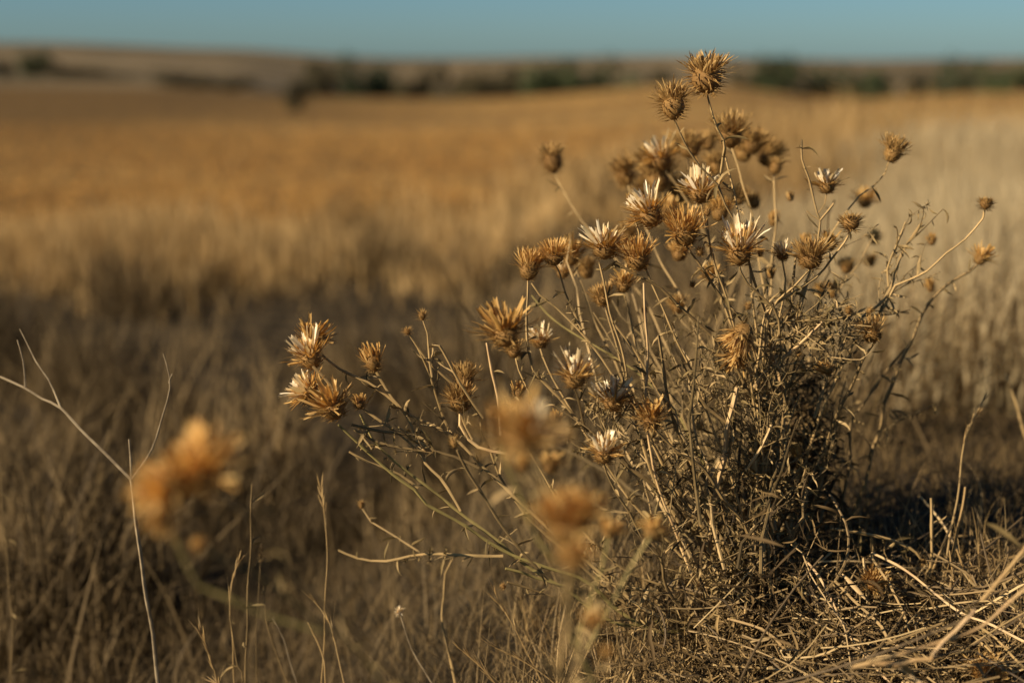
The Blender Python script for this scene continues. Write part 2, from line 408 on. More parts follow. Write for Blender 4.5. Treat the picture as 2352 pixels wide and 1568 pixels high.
def florets(mb, n, r, z, a_in, a_out, L, w, prof, spread_curl, wob, nick, fold=0.4, bias=0.5, m=0, lean=None):
    for k in range(n):
        t = (k + random.random()) / n; a = a_in + (a_out - a_in) * t ** bias + random.gauss(0, 0.06)
        az = random.uniform(0, 2 * math.pi); out = cone(math.pi / 2, az)
        p = out * (r * t ** 0.7) + Vector((0, 0, z)); d = cone(a, az)
        if lean: d = (d + lean).normalized()
        ribbon(mb, p, d, L * random.uniform(0.55, 1.12) * (1 - 0.12 * t), w * random.uniform(0.6, 1.2), prof,
               out * spread_curl * random.uniform(-0.5, 1.2), side=out.cross(d) if random.random() < 0.75 else None,
               twist=random.gauss(0, 0.5), fold=fold, nick=nick, wob=wob, m=m)

def awns(c, n, r, z, a0, a1, l0, l1, w=0.014):
    for _ in range(n):
        az = random.uniform(0, 6.28); out = cone(1.57, az)
        ribbon(c, out * r + Vector((0, 0, z)), cone(random.uniform(a0, a1), az), random.uniform(l0, l1), w, 'spine', out * random.uniform(-0.3, 1.6) + Vector((0, 0, random.uniform(-1.6, 0.3))), wob=0.08)
def head_open(pale=True):
    c = MB(); cup(c, 0.17, 0.3); bracts(c, 0.175, 0.33, 7, 14, 0.15, 0.035, 1.15, 0.5, 0.9); awns(c, 9, 0.15, 0.2, 0.8, 1.5, 0.2, 0.38)
    p = MB(); ln = cone(random.uniform(0.1, 0.35), random.uniform(0, 6.28)) * 0.5
    florets(p, 24, 0.12, 0.24, 0.05, 0.95, 0.5, 0.075, 'petal', 0.45, 0.08, 0.07, lean=ln)
    florets(p, 46, 0.16, 0.2, 0.65, 1.3, 0.42, 0.034, 'floret', 0.35, 0.1, 0.1, m=1)
    florets(p, 40, 0.1, 0.24, 0.0, 0.8, 0.34, 0.024, 'floret', 0.3, 0.1, 0.1, m=1, lean=ln)
    florets(p, 14, 0.15, 0.2, 0.7, 1.4, 0.45, 0.018, 'spine', 0.4, 0.12, 0, m=1)
    return c, p
def head_brush():
    c = MB(); cup(c, 0.2, 0.4); bracts(c, 0.205, 0.42, 9, 15, 0.13, 0.034, 1.05, 0.35, 0.9); awns(c, 12, 0.17, 0.25, 0.8, 1.6, 0.18, 0.36)
    p = MB(); ln = cone(random.uniform(0.1, 0.5), random.uniform(0, 6.28)) * 0.4
    florets(p, 150, 0.18, 0.3, 0.0, 0.82, 0.42, 0.026, 'floret', 0.35, 0.09, 0.1, lean=ln)
    florets(p, 26, 0.18, 0.26, 0.5, 1.15, 0.42, 0.036, 'petal', 0.35, 0.12, 0.1)
    florets(p, 16, 0.18, 0.26, 0.4, 1.2, 0.45, 0.016, 'spine', 0.4, 0.1, 0)
    return c, p
def head_spiky():
    c = MB(); cup(c, 0.21, 0.46); bracts(c, 0.215, 0.48, 9, 13, 0.18, 0.034, 1.5, 0.7, 2.6); awns(c, 16, 0.19, 0.3, 0.6, 1.5, 0.22, 0.45, 0.012)
    p = MB()
    for q in range(4):
        az = q * 1.6 + random.uniform(-0.4, 0.4); ln = cone(1.2, az) * random.uniform(0.1, 0.65)
        florets(p, 8, 0.12, 0.36, 0.0, 0.5, 0.36, 0.055, 'petal', 0.3, 0.1, 0.1, lean=ln)
        florets(p, 30, 0.14, 0.36, 0.0, 0.65, random.uniform(0.36, 0.58), 0.026, 'floret', 0.35, 0.12, 0.12, lean=ln)
    florets(p, 20, 0.18, 0.33, 0.3, 1.2, 0.45, 0.014, 'spine', 0.9, 0.14, 0)
    return c, p
def head_ball():
    c = MB(); cup(c, 0.24, 0.52); bracts(c, 0.25, 0.52, 9, 12, 0.3, 0.055, 1.9, 0.5, 0.4); awns(c, 14, 0.2, 0.4, 0.2, 1.2, 0.3, 0.42, 0.03)
    p = MB()
    florets(p, 34, 0.2, 0.38, 0.0, 0.9, 0.4, 0.05, 'spine', 0.3, 0.1, 0)
    florets(p, 26, 0.16, 0.38, 0.0, 0.6, 0.28, 0.07, 'petal', -0.8, 0.15, 0.04)
    return c, p
def head_closed():
    c = MB(); cup(c, 0.26, 0.6); bracts(c, 0.27, 0.62, 8, 12, 0.26, 0.045, 1.3, 0.5, 0.9); awns(c, 12, 0.22, 0.4, 0.4, 1.5, 0.25, 0.45)
    p = MB()
    florets(p, 60, 0.24, 0.3, 0.0, 0.5, 0.72, 0.07, 'petal', -0.7, 0.07, 0.05)
    return c, p
def head_bud():
    c = MB(); cup(c, 0.2, 0.55); bracts(c, 0.21, 0.55, 6, 9, 0.42, 0.06, 1.35, 0.3, 0.6); awns(c, 8, 0.15, 0.3, 0.4, 1.5, 0.4, 0.6, 0.03)
    p = MB(); florets(p, 22, 0.12, 0.42, 0.0, 0.7, 0.5, 0.05, 'spine', 0.3, 0.12, 0)
    return c, p
TEMPL = {}
def mk(kind, fn, pm, n):
    TEMPL[kind] = []
    for i in range(n):
        c, p = fn()
        w = 2 * np.percentile([math.hypot(v.x, v.y) for v in p.v + c.v], 90)
        TEMPL[kind].append((c.mesh('calyx', M_calyx), p.mesh('petals', pm), w))
mk('O', head_open, [M_petal_pale, M_petal_gold], 5)      # opened, pale papery inside
mk('g', head_open, [M_petal_gold, M_petal_dark], 3)      # opened, golden
mk('B', head_brush, M_petal_gold, 4)
mk('S', head_spiky, M_petal_dark, 4)
mk('Y', head_ball, M_petal_dark, 2)
mk('C', head_closed, M_petal_gold, 3)
mk('u', head_bud, M_petal_gold, 4)
mk('R', head_open, [M_petal_orange, M_petal_orange], 3)  # orange, loose
mk('D', head_brush, M_petal_dark, 3)

def place_head(root, kind, x, y, w, d, ang=0, tilt=15):
    """stem end at photo point (x, y), w photo units across, leaning ang degrees clockwise, tilt degrees towards the lens"""
    c, p, tw_ = random.choice(TEMPL[kind])
    a = rad(ang + random.gauss(0, 4)); t = rad(tilt + random.gauss(0, 8))
    ax = (cU * math.cos(a) + cR * math.sin(a)) * math.cos(t) - cF * math.sin(t)
    small = kind == 'u'
    o = bpy.data.objects.new('bud' if small else 'flower_head', c); COL.objects.link(o)
    q = ax.to_track_quat('Z', 'Y'); s = w / F * d / tw_ * random.uniform(0.84, 0.97) * (1.35 if kind == 'u' else 1)
    o.matrix_basis = Matrix.Translation(at(x, y, d) - root.location) @ (q.to_matrix() @ Matrix.Rotation(random.uniform(0, 6.28), 3, 'Z')).to_4x4() @ Matrix.Diagonal((s, s, s * random.uniform(0.78, 1.05), 1))
    o.parent = root
    o2 = bpy.data.objects.new('petals', p); COL.objects.link(o2); o2.parent = o
    return o

# ------------------------------------------------------------------ stems
def path3(pts, d0, d1):
    L = [0]
    for i in range(1, len(pts)): L.append(L[-1] + math.hypot(pts[i][0] - pts[i - 1][0], pts[i][1] - pts[i - 1][1]))
    return [at(x, y, d0 + (d1 - d0) * (l / L[-1])) for (x, y), l in zip(pts, L)]

def make_stem(root, P, r0, r1, m, leafy=1.0, name='stem', leafm=None, lsize=1.0, wig=0.0006, leafname='leaves', sides=8):
    pts = resample(P, 0.006)
    n = len(pts); off = Vector((0, 0, 0)); q = []
    ph = [random.uniform(0, 6.28) for _ in range(6)]
    for i, p in enumerate(pts):
        s = i * 0.35; e = min(1, i / 4, (n - 1 - i) / 4)
        q.append(p - root.location + Vector((math.sin(s + ph[0]) + math.sin(s * 2.3 + ph[1]), math.sin(s + ph[2]), math.sin(s * 1.7 + ph[3]))) * wig * e)
    knob = [1 + random.uniform(-0.07, 0.07) for _ in q]
    leaves = MB(); i = random.randint(1, 3)
    while i < n - 1:
        if leafy > 0 and random.random() < 0.85:
            knob[i] *= 1.22
            t = (q[i + 1] - q[i - 1]).normalized()
            for _ in range(random.choice([1, 1, 2, 3])):
                az = random.uniform(0, 6.28); u = perp(t); w = t.cross(u); out = u * math.cos(az) + w * math.sin(az)
                L = random.choice([0.005, 0.008, 0.011, 0.014]) * random.uniform(0.7, 1.3) * lsize
                # leaves point back towards the stem's tip, then hook away
                d = (-t * random.uniform(0.2, 1.1) + out).normalized()
                cv = (out * random.uniform(-0.6, 1.6) + t * random.uniform(-0.8, 2.0) + Vector((0, 0, random.uniform(-1.2, 0.4))))
                ribbon(leaves, q[i], d, L, L * random.uniform(0.10, 0.22), 'leaf', cv, twist=random.gauss(0, 1.8), fold=0.7, wob=0.12)
        i += max(1, int(random.uniform(1.0, 3.2) / max(leafy, 0.35)))
    mb = MB(); tube(mb, q, r0, r1, sides=sides, knob=knob)
    o = mb.build(name, m, root, smoothf=False)
    if leafy > 0 and leaves.f:
        l = leaves.build(leafname, leafm or M_leaf, o)
    return o, q

STEMS = []
def parse(s):
    return [tuple(float(c) for c in t.split(',')) for t in s.split()]

bush_base = at(1735, 1425, 0.92); bush_base.z = float(terrain(bush_base.x, bush_base.y))
bush = thing('thistle_bush', bush_base, 'large dried bush of pale brown thistle-like flowers standing right of centre', 'dry bush')
# material, start depth, end depth, start radius, end radius (photo units), leafiness, points; B at the end runs down to the root
S = '''T .85 .87 3 5 .9|1624,216 1630,242 1647,296 1661,324 1662,341 1652,416 1650,427
D .85 .90 3.2 7 .7 B|1549,276 1563,307 1582,349 1605,383 1650,427 1666,469 1697,531 1733,640 1768,760 1778,900 1762,1150
T .88 .90 3 5 .5 B|1666,360 1683,440 1708,531 1722,620 1735,760 1738,960 1745,1150
T 1.05 .95 2.5 5 .4 B|1273,398 1310,470 1370,545 1450,645 1560,850 1650,1080 1700,1260
D .85 .89 3.5 6.5 .8 B|1577,566 1600,598 1661,680 1706,748 1750,880 1765,1060
D .85 .88 4 8 .7 B|1415,602 1440,618 1474,636 1518,661 1558,703 1602,742 1650,793 1712,880 1748,1010 1760,1180
D .85 .88 3.5 7 .8 B|1698,610 1702,626 1717,652 1776,708 1788,734 1800,850 1796,1010 1778,1180
P .84 .86 4 6 .15 B|1479,650 1485,750 1483,907 1485,995 1502,1071 1530,1155 1564,1261 1600,1340
T .85 .86 3.5 5 .8|1213,644 1212,683 1210,728 1216,807 1224,849 1284,917 1351,990 1410,1020
D .86 .88 6 10 .7 B|1404,1010 1420,1040 1440,1068 1502,1110 1586,1203 1614,1253 1660,1350
T .85 .87 3 7 .9 B|1221,650 1240,678 1280,709 1336,762 1381,826 1409,868 1443,908 1457,959 1483,1037 1513,1113 1560,1210 1620,1320
T .86 .86 3 4 .8|1277,610 1286,627 1308,695 1336,762
T .85 .87 3 6 .7 B|1376,602 1387,650 1401,717 1418,773 1434,843 1448,907 1475,965 1520,1060 1600,1210 1665,1330
T .86 .87 4 6 .7 B|1412,745 1465,815 1502,877 1560,1000 1620,1150 1680,1290
T .95 .92 3.5 5 .3 B|1320,616 1362,720 1404,818 1470,950 1580,1150 1680,1300
G .93 .91 3 6 .4 B|1221,678 1258,722 1317,762 1420,830 1480,868 1560,960 1650,1130 1700,1280
D .85 .88 5 7 .5 B|1513,770 1522,830 1530,891 1560,1000 1610,1160 1665,1300
D .85 .86 4 6 .7|1563,826 1583,865 1605,907 1623,936 1670,973 1700,1010
P .85 .88 8 9 .4 B|1693,889 1684,930 1668,987 1662,1057 1640,1177 1625,1260 1640,1340
D .83 .87 4 7 .9 B|1502,984 1527,1009 1564,1043 1620,1079 1665,1144 1707,1205 1730,1300
D .83 .85 4 5 .6|1319,893 1323,903 1342,978 1351,990
D .85 .86 4 6 .7|1407,945 1410,978 1404,1020 1440,1068
D .83 .87 3.5 7 .6 B|1387,1065 1393,1085 1418,1144 1446,1177 1474,1230 1516,1281 1535,1353 1605,1426
T .85 .87 3.5 6 1.1 B|1954,531 1940,557 1909,596 1873,638 1805,686 1758,719 1742,800 1740,960
T .85 .88 3.5 6 1.1 B|1861,618 1850,630 1825,658 1775,708 1752,800 1757,960
D .86 .88 4 6 1.1 B|1828,590 1822,638 1808,719 1777,793 1770,900 1772,1060
T .85 .87 2.5 5 1.3|1988,717 1946,726 1895,740 1834,762 1791,788
T .86 .87 3.5 4.5 .9|1901,731 1805,740 1741,748
P .85 .87 5 7 .7|1889,740 1833,793 1786,830 1745,866 1725,900
T .88 .90 3 5.5 .5 B|1842,321 1842,366 1856,411 1878,492 1884,506 1875,551 1862,620 1832,720 1805,860 1790,1000
T .88 .88 4 4 .2|1915,467 1884,506
T .90 .89 2.5 3.5 .4|1899,445 1893,470 1878,492
T .88 .88 2.5 3 .4|1853,484 1866,497 1884,506
T .92 .90 3 5 .2|2041,372 2032,397 2001,428 1973,447 1962,464 1901,551 1860,640 1830,730
T .89 .95 3.5 6 .5 B|2262,481 2259,501 2217,548 2170,582 2128,624 2086,644 2055,655 2030,700 1985,760 1930,850 1880,960 1830,1120
D .96 1.0 4 7 .7 B|2245,607 2226,624 2181,649 2144,683 2119,719 2094,776 2074,821 2055,883 2032,925 2018,995 2002,1037 1988,1096 1930,1230
D .87 .92 4 8 .9 B|2010,785 1988,815 1962,874 1932,933 1912,989 1892,1051 1884,1096 1850,1240
T .92 .90 5 6 .4|2117,512 2072,579 2050,640 2020,700 1962,751 1909,849 1870,960
T .91 .91 3 4 .4|2080,509 2060,562 2038,618 2041,658
D .98 .98 4 7 .4 B|2094,787 2055,827 1999,902 1976,939 1957,975 1946,1096 1900,1250
G .89 .92 6 8 .4 B|1738,897 1738,995 1747,1096 1752,1250
P .90 .92 6 7 .3 B|1789,838 1797,953 1786,1065 1783,1213
P .85 .86 5 5 .5|1772,975 1749,1028 1713,1079
G .84 .88 4 9 .6 B|777,975 835,1028 883,1071 924,1105 953,1126 978,1159 1068,1205 1176,1277 1331,1325 1409,1395 1520,1450
G .85 .88 4 9 .7 B|827,950 855,1006 886,1040 942,1090 1058,1177 1184,1274 1290,1350 1420,1430
T .86 .86 4 6 .8|863,852 900,916 931,956 956,1000 981,1062 1012,1096 1058,1173
D .84 .84 5 5 .2|718,841 763,888 785,955
T .86 .87 4.5 6 .7 B|740,815 779,846 841,880 903,922 942,950 1004,981 1057,1020 1102,1065 1138,1096 1200,1160 1300,1250 1400,1330 1520,1420
D .84 .85 5 6 .4|807,975 877,992 953,1000 995,1034 1043,1048 1100,1075
D .84 .85 4.5 5 .4|813,986 863,1012 920,1026 1001,1040
T .86 .86 4 4 .7|819,928 863,961 908,992 947,1023 978,1059
T .86 .86 2.5 4 .9|971,734 981,765 987,827 992,866
T .86 .87 3 5 .9|938,765 959,799 987,860 1006,911 1032,989 1060,1022
T .86 .88 3.5 6 .8 B|945,776 981,827 1023,872 1060,905 1102,953 1107,989 1130,1037 1149,1096 1210,1180 1310,1280 1450,1390
T .83 .84 4.5 5 .1|1009,793 1046,855 1088,928 1110,960
P .84 .84 4.5 5.5 .1|1118,787 1130,855 1144,939 1150,1000
P .86 .86 5 7 .4|1057,942 1057,975 1076,1009 1100,1028 1130,1037 1165,1042
T .85 .86 3.5 4.5 .6|802,1037 849,1062 919,1090 960,1120
T .79 .80 4 6 .9|777,1263 824,1281 888,1288 978,1274 1155,1276
T .80 .79 3 4 .6|831,1166 852,1198 888,1220 964,1267
D .79 .82 4.5 6 .5|1050,1033 1097,1123 1140,1191 1202,1270 1260,1330
G .86 .87 5 5 .1|1161,1305 1198,1314 1235,1328 1300,1345
D .86 .87 4 4 .2|1165,1336 1221,1353 1270,1370
T .86 .86 3 4 .8|1183,815 1192,850 1215,900 1230,960 1250,1010
T .86 .87 3 4 .7 B|1188,917 1192,980 1230,1060 1300,1170 1420,1300
T .9 .9 3 4 .5 B|1241,800 1262,850 1320,960 1400,1080 1520,1230 1640,1350
T .86 .86 3 4 .7|1057,885 1058,950 1085,1010
T .9 .9 3 5 .6 B|1390,703 1412,790 1450,900 1500,1010 1590,1180 1680,1310
T .9 .9 3 5 .6 B|1432,672 1450,740 1470,830 1510,960 1600,1130 1690,1290
T .86 .87 3 4.5 .9 B|1444,461 1464,531 1480,600 1520,700 1590,860 1660,1040 1710,1200
T .85 .87 3 4.5 1 B|1624,497 1632,560 1650,640 1690,760 1730,900 1752,1080
T .87 .88 3 5 .5 B|1797,599 1803,640 1795,700 1780,790 1765,900
D 1.0 .95 4 6 .5 B|1526,391 1560,430 1600,500 1650,620 1700,800 1740,1000
D 1.0 .95 3 5 .5 B|1580,364 1590,440 1620,560 1680,760 1730,960
T .95 .93 3 5 .6 B|1680,341 1700,400 1725,480 1745,600 1760,760 1770,950
T 1.0 .95 3 5 .5 B|1778,402 1780,470 1775,580 1770,720 1775,900
T 1.0 .95 3 5 .5 B|1442,427 1470,500 1520,600 1600,760 1680,980
T .88 .88 3 5 .8 B|1610,467 1625,540 1650,640 1690,780 1740,920
'''
wpx = lambda w, d: w / F * d
PATHS = []
for line in S.strip().splitlines():
    hd, ptxt = line.split('|'); h = hd.split()
    mcode, d0, d1, r0, r1, lf = h[0], *map(float, h[1:6])
    pts = parse(ptxt)
    P = path3(pts, d0, d1)
    if len(h) > 6:
        e = bush_base + Vector((random.gauss(0, 0.022), random.gauss(0, 0.03), 0)); e.z -= 0.004
        mid = P[-1].lerp(e, 0.55) + Vector((random.gauss(0, 0.004), 0, 0.006))
        P += [mid, e]
    _, q_ = make_stem(bush, P, wpx(r0, d0) * 0.66, wpx(r1, d1) * 0.64, STEM[mcode], lf * 1.25); PATHS.append(q_)

H = '''S 1624 216 122 .85 -4 12
S 1549 276 102 .85 -8 20
S 1273 398 70 1.05 -8 10
O 1526 391 92 1.0 -20 10
D 1580 364 74 1.05 5 5
S 1442 427 70 1.12 -15 10
D 1520 440 85 1.08 -20 0
D 1560 470 80 1.1 10 0
D 1680 341 82 .97 -12 12
D 1722 352 74 1.05 25 5
D 1752 380 72 1.08 30 0
S 1778 402 50 1.05 10 10
O 1610 467 98 .88 -6 14
O 1507 520 96 .85 -28 14
B 1577 566 96 .85 -12 18
u 1444 461 22 .85 0 0
u 1624 497 28 .85 8 0
B 1213 644 72 .85 0 10
B 1277 610 76 .85 -16 15
g 1314 610 74 .97 0 15
O 1390 596 98 .85 -4 8
B 1468 622 88 .85 -6 14
D 1440 560 60 1.0 0 10
D 1390 703 62 .90 -18 10
g 1432 672 58 .90 -4 10
O 1698 610 112 .85 0 12
u 1608 588 26 .85 0 10
O 1797 599 50 .87 0 5
D 1861 618 84 .85 -14 10
g 1900 575 60 .92 0 10
Y 1954 531 74 .85 6 8
D 2041 372 68 .92 16 8
O 1899 445 72 .90 10 5
Y 2262 481 56 .89 6 8
R 2245 607 56 .96 25 5
R 2007 562 40 1.15 0 10
R 1999 612 38 1.15 0 10
C 2139 564 30 1.02 4 0
C 2139 670 32 1.02 -8 0
D 1945 628 46 1.08 0 0
C 1912 685 46 1.0 0 10
C 1888 684 40 1.02 -14 10
R 1985 478 56 1.12 10 10
C 1816 462 24 .98 0 0
u 1733 529 22 .85 0 0
u 1718 712 26 .85 6 0
D 2010 785 66 .87 -24 14
C 1912 856 44 .88 -60 10
u 1948 722 24 .85 -8 10
u 1990 719 24 .85 50 10
B 1720 745 86 .84 -150 20
g 1700 800 70 .85 -160 10
C 1835 1050 34 .9 -20 10
u 1846 860 18 .9 0 0
g 1165 796 114 .79 -8 10
D 1183 822 50 .85 -12 10
O 1241 800 60 .93 5 12
O 1319 893 88 .80 4 10
C 1188 917 42 .85 2 8
O 1407 945 98 .84 -4 12
g 1502 984 76 .82 -20 14
O 1387 1065 80 .82 -2 16
C 1272 984 38 .85 4 8
u 1606 988 26 .85 4 0
g 712 802 82 .87 12 10
O 726 846 100 .85 -30 16
O 728 914 98 .85 -46 14
g 779 961 96 .83 -28 18
C 829 940 42 .85 -12 8
C 863 854 66 .85 -8 14
u 971 736 30 .86 -6 5
u 938 768 24 .86 -16 5
D 1057 944 66 .86 -6 10
D 1063 900 64 .87 10 8
u 1043 1028 30 .79 0 0
u 831 1168 24 .79 -10 0
u 1161 1350 20 .86 -60 0
C 1569 1265 22 .86 0 0
D 1500 378 66 1.06 -30 5
D 1545 350 58 1.1 10 0
g 1600 420 60 1.0 20 8
D 1648 400 54 1.04 -8 8
D 1705 372 62 1.06 10 0
D 1490 455 54 1.1 -12 0
g 1530 500 62 1.0 12 6
B 1650 508 56 .93 10 8
D 1690 470 48 1.02 20 0
B 1560 600 56 .95 0 8
D 1350 640 50 1.0 -10 0
O 1290 640 48 .98 10 8
D 1700 560 50 .98 -10 0
C 1775 520 34 1.0 10 0
D 1625 345 48 1.1 8 0
u 1745 590 24 .9 10 0
D 1735 480 44 1.05 -14 0
C 1850 560 30 .98 0 0
g 1640 650 50 .95 -16 8
D 1560 720 46 .98 -10 0
u 1590 660 22 .88 0 0
C 1770 640 30 .95 6 0
u 1480 720 22 .9 0 0
u 1830 820 22 .88 20 0
'''
random.seed(4)
for ln in H.strip().splitlines():
    k, *v = ln.split(); x, y, w, d, a, t = map(float, v)
    place_head(bush, k, x, y, w, d, a, t)

# thinner side shoots that fill the middle of the bush, grown upward from the stool
random.seed(21)
tw = MB(); tl = MB()
for k in range(70):
    x0 = random.gauss(1725, 55); d0 = random.gauss(0.95, 0.05)
    a = rad(random.triangular(-52, 40, -12)); L = random.uniform(260, 800) * (1 - 0.25 * abs(a))
    if a > 0.35: L *= 0.7
    y0 = random.uniform(1180, 1430); x0 += (1430 - y0) * math.tan(a) * 0.8
    d1 = d0 + random.uniform(-0.04, 0.16)
    bend = random.uniform(-0.25, 0.25)
    pts = []
    for j in range(7):
        t = j / 6; aa = a + bend * t
        pts.append(at(x0 + math.sin(aa) * L * t, y0 - math.cos(aa) * L * t, d0 + (d1 - d0) * t) - bush_base)
    q = resample(pts, 0.012)
    q = [p + Vector((random.gauss(0, .0016), random.gauss(0, .0012), 0)) for p in q]
    tube(tw, q, 0.0013, 0.0005, sides=6)
    for i in range(2, len(q) - 1):
        for _ in range(2):
            if random.random() < 0.62:
                t = (q[i + 1] - q[i]).normalized(); u = perp(t); az = random.uniform(0, 6.28); out = u * math.cos(az) + t.cross(u) * math.sin(az)
                Ls = random.choice([0.005, 0.008, 0.012])
                ribbon(tl, q[i] + t * random.uniform(0, .01), (t * random.uniform(0, 1) + out), Ls, Ls * 0.15, 'leaf', out * random.uniform(-1, 1.5) + Vector((0, 0, random.uniform(-2, 0.5))), twist=random.gauss(0, 2), fold=0.7, wob=0.15)
def star(mb, p, t, r):
    for _ in range(12):
        v = (t * random.uniform(0.1, 1.2) + Vector((random.gauss(0, .6), random.gauss(0, .6), random.gauss(0, .6))))
        ribbon(mb, p, v, r * random.uniform(.7, 1.4), r * 0.28, 'spine', fold=.6)
def twig(p, d, L, r, depth):
    q = [p.copy()]; n = max(4, int(L / 0.005)); bend = Vector((random.gauss(0, .25), random.gauss(0, .25), random.uniform(-.05, .35)))
    for i in range(n):
        d = (d + bend / n + Vector((random.gauss(0, .09), random.gauss(0, .09), random.gauss(0, .09)))).normalized()
        q.append(q[-1] + d * (L / n))
        if random.random() < 0.6:
            u = perp(d); az = random.uniform(0, 6.28); out = u * math.cos(az) + d.cross(u) * math.sin(az)
            Ls = random.choice([0.003, 0.005, 0.008, 0.011])
            ribbon(tl, q[-1], d * random.uniform(0, 1) + out, Ls, Ls * random.uniform(.1, .2), 'leaf', out * random.uniform(-1.5, 2) + d * random.uniform(-2, 1) + Vector((0, 0, random.uniform(-1.5, .5))), twist=random.gauss(0, 2.5), fold=.8, wob=.18)
        if depth and random.random() < 0.16:
            u = perp(d); az = random.uniform(0, 6.28); out = u * math.cos(az) + d.cross(u) * math.sin(az)
            twig(q[-1], (d + out * random.uniform(.5, 1)).normalized(), L * random.uniform(.3, .6), r * .75, depth - 1)
    tube(tw, q, r, r * .55, sides=6)
    if random.random() < 0.35: star(tl, q[-1], d, 0.0028)
for k in range(820):
    q = random.choice(PATHS); i = random.randint(int(len(q) * 0.38), max(3, int(len(q) * 0.85)))
    if i >= len(q) - 1: continue
    left = (q[i].x + bush_base.x) < 0.055
    if q[i].z + bush_base.z < 0.09 and random.random() < 0.5: continue
    if q[i].z + bush_base.z > random.uniform(0.21, 0.28): continue
    if left and random.random() < 0.8: continue
    t = (q[i - 1] - q[i + 1]).normalized(); u = perp(t); az = random.uniform(0, 6.28); out = u * math.cos(az) + t.cross(u) * math.sin(az)
    twig(q[i], (t + out * random.uniform(.4, 1.0)).normalized(), random.uniform(.008, .02) if left else random.uniform(.012, .05), random.uniform(.0003, .0006), 0 if left else 2)
o = tw.build('side_shoots', M_shoot, bush, smoothf=False); tag(o, kind='stuff')
o2 = tl.build('leaves', M_leaf, o); tag(o2, kind='stuff')

# withered curled leaves low in the bush
random.seed(22)
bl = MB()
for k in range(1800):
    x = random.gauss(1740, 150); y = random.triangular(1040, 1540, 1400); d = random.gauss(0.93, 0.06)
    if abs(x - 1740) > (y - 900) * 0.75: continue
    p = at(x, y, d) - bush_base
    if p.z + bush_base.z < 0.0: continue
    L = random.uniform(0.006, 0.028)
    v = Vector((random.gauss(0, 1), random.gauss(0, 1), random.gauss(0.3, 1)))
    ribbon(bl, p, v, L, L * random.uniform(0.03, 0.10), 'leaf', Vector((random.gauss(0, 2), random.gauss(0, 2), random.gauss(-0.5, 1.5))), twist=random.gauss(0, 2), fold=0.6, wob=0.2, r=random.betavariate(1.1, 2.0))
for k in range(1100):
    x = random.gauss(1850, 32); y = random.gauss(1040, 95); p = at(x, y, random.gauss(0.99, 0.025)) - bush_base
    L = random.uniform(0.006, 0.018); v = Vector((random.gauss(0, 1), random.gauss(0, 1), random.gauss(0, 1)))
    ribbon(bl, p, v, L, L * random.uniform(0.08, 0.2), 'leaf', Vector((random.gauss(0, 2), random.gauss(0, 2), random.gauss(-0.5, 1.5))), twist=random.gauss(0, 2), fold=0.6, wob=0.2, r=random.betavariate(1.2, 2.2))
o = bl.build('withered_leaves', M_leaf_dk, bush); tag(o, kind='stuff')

# ------------------------------------------------------------------ the two blurred plants close to the lens
def plant(name, base, label, cat, stems, heads, seed, group=None):
    random.seed(seed)
    b = Vector(base); b.z = float(terrain(b.x, b.y))
    r = thing(name, b, label, cat, group)
    for ln in stems:
        hd, ptxt = ln.split('|'); h = hd.split(); d0, d1, r0, r1, lf = map(float, h[1:6])
        P = path3(parse(ptxt), d0, d1)
        if len(h) > 6:
            P += [P[-1].lerp(b, 0.5) + Vector((0, 0, 0.01)), b + Vector((0, 0, -0.004))]
        make_stem(r, P, wpx(r0, d0) * 0.62, wpx(r1, d1) * 0.62, STEM[h[0]], lf)
    for hline in heads:
        k, *v = hline.split(); x, y, w, d, a, t = map(float, v); place_head(r, k, x, y, w, d, a, t)
    return r
plant('thistle_plant', (0.02, 0.62, 0), 'out of focus orange thistle-like plant close to the lens at lower left', 'dry plant',
      ['D .48 .60 7 9 .3 B|479,1122 560,1180 640,1290 760,1400 860,1500 960,1600',
       'D .47 .485 5 6 .2|385,1130 430,1135 479,1122',
       'G .50 .60 4 6 .3 B|455,1252 600,1330 700,1400 800,1480 900,1580',
       'G .50 .52 8 8 .1|405,1240 430,1300 455,1345 520,1370 640,1420 740,1450'],
      ['R 478 1122 180 .48 -14 32', 'B 478 1116 140 .485 -10 40', 'R 408 1138 124 .47 -70 35', 'B 404 1134 96 .475 -70 40', 'g 378 1160 90 .47 -165 30', 'C 462 1268 44 .5 -30 0'], 31)
plant('thistle_plant', (0.075, 0.60, 0), 'out of focus orange thistle-like plant rising in front of the bush at bottom centre', 'dry plant',
      ['T .50 .55 9 11 1.3 B|1306,1225 1310,1300 1305,1420 1300,1568',
       'G .56 .58 6 8 1.4 B|1146,1015 1174,1093 1208,1160 1239,1239 1300,1340 1310,1450',
       'D .52 .56 6 7 .3|1208,1020 1240,1100 1262,1180 1285,1300 1305,1420',
       'G .62 .6 4 6 1.5 B|1398,1233 1385,1290 1350,1400 1330,1500',
       'G .62 .62 4 5 1.4|1494,1233 1450,1300 1400,1400 1350,1490',
       'T .5 .5 5 6 .2|1361,1440 1345,1480 1320,1560 1310,1640'],
      ['g 1195 1032 165 .5 -6 30', 'O 1205 1010 110 .5 50 15', 'R 1308 1245 150 .5 -4 24', 'B 1306 1240 120 .505 0 30', 'R 1318 1310 84 .48 0 10', 'R 1398 1237 66 .64 10 10',
       'R 1494 1240 70 .66 20 5', 'R 1361 1446 64 .5 0 10', 'C 1390 1510 36 .5 10 10', 'g 1264 1085 60 .66 0 10', 'g 1205 1085 56 .6 -10 10', 'u 1130 960 40 .7 0 0'], 32)

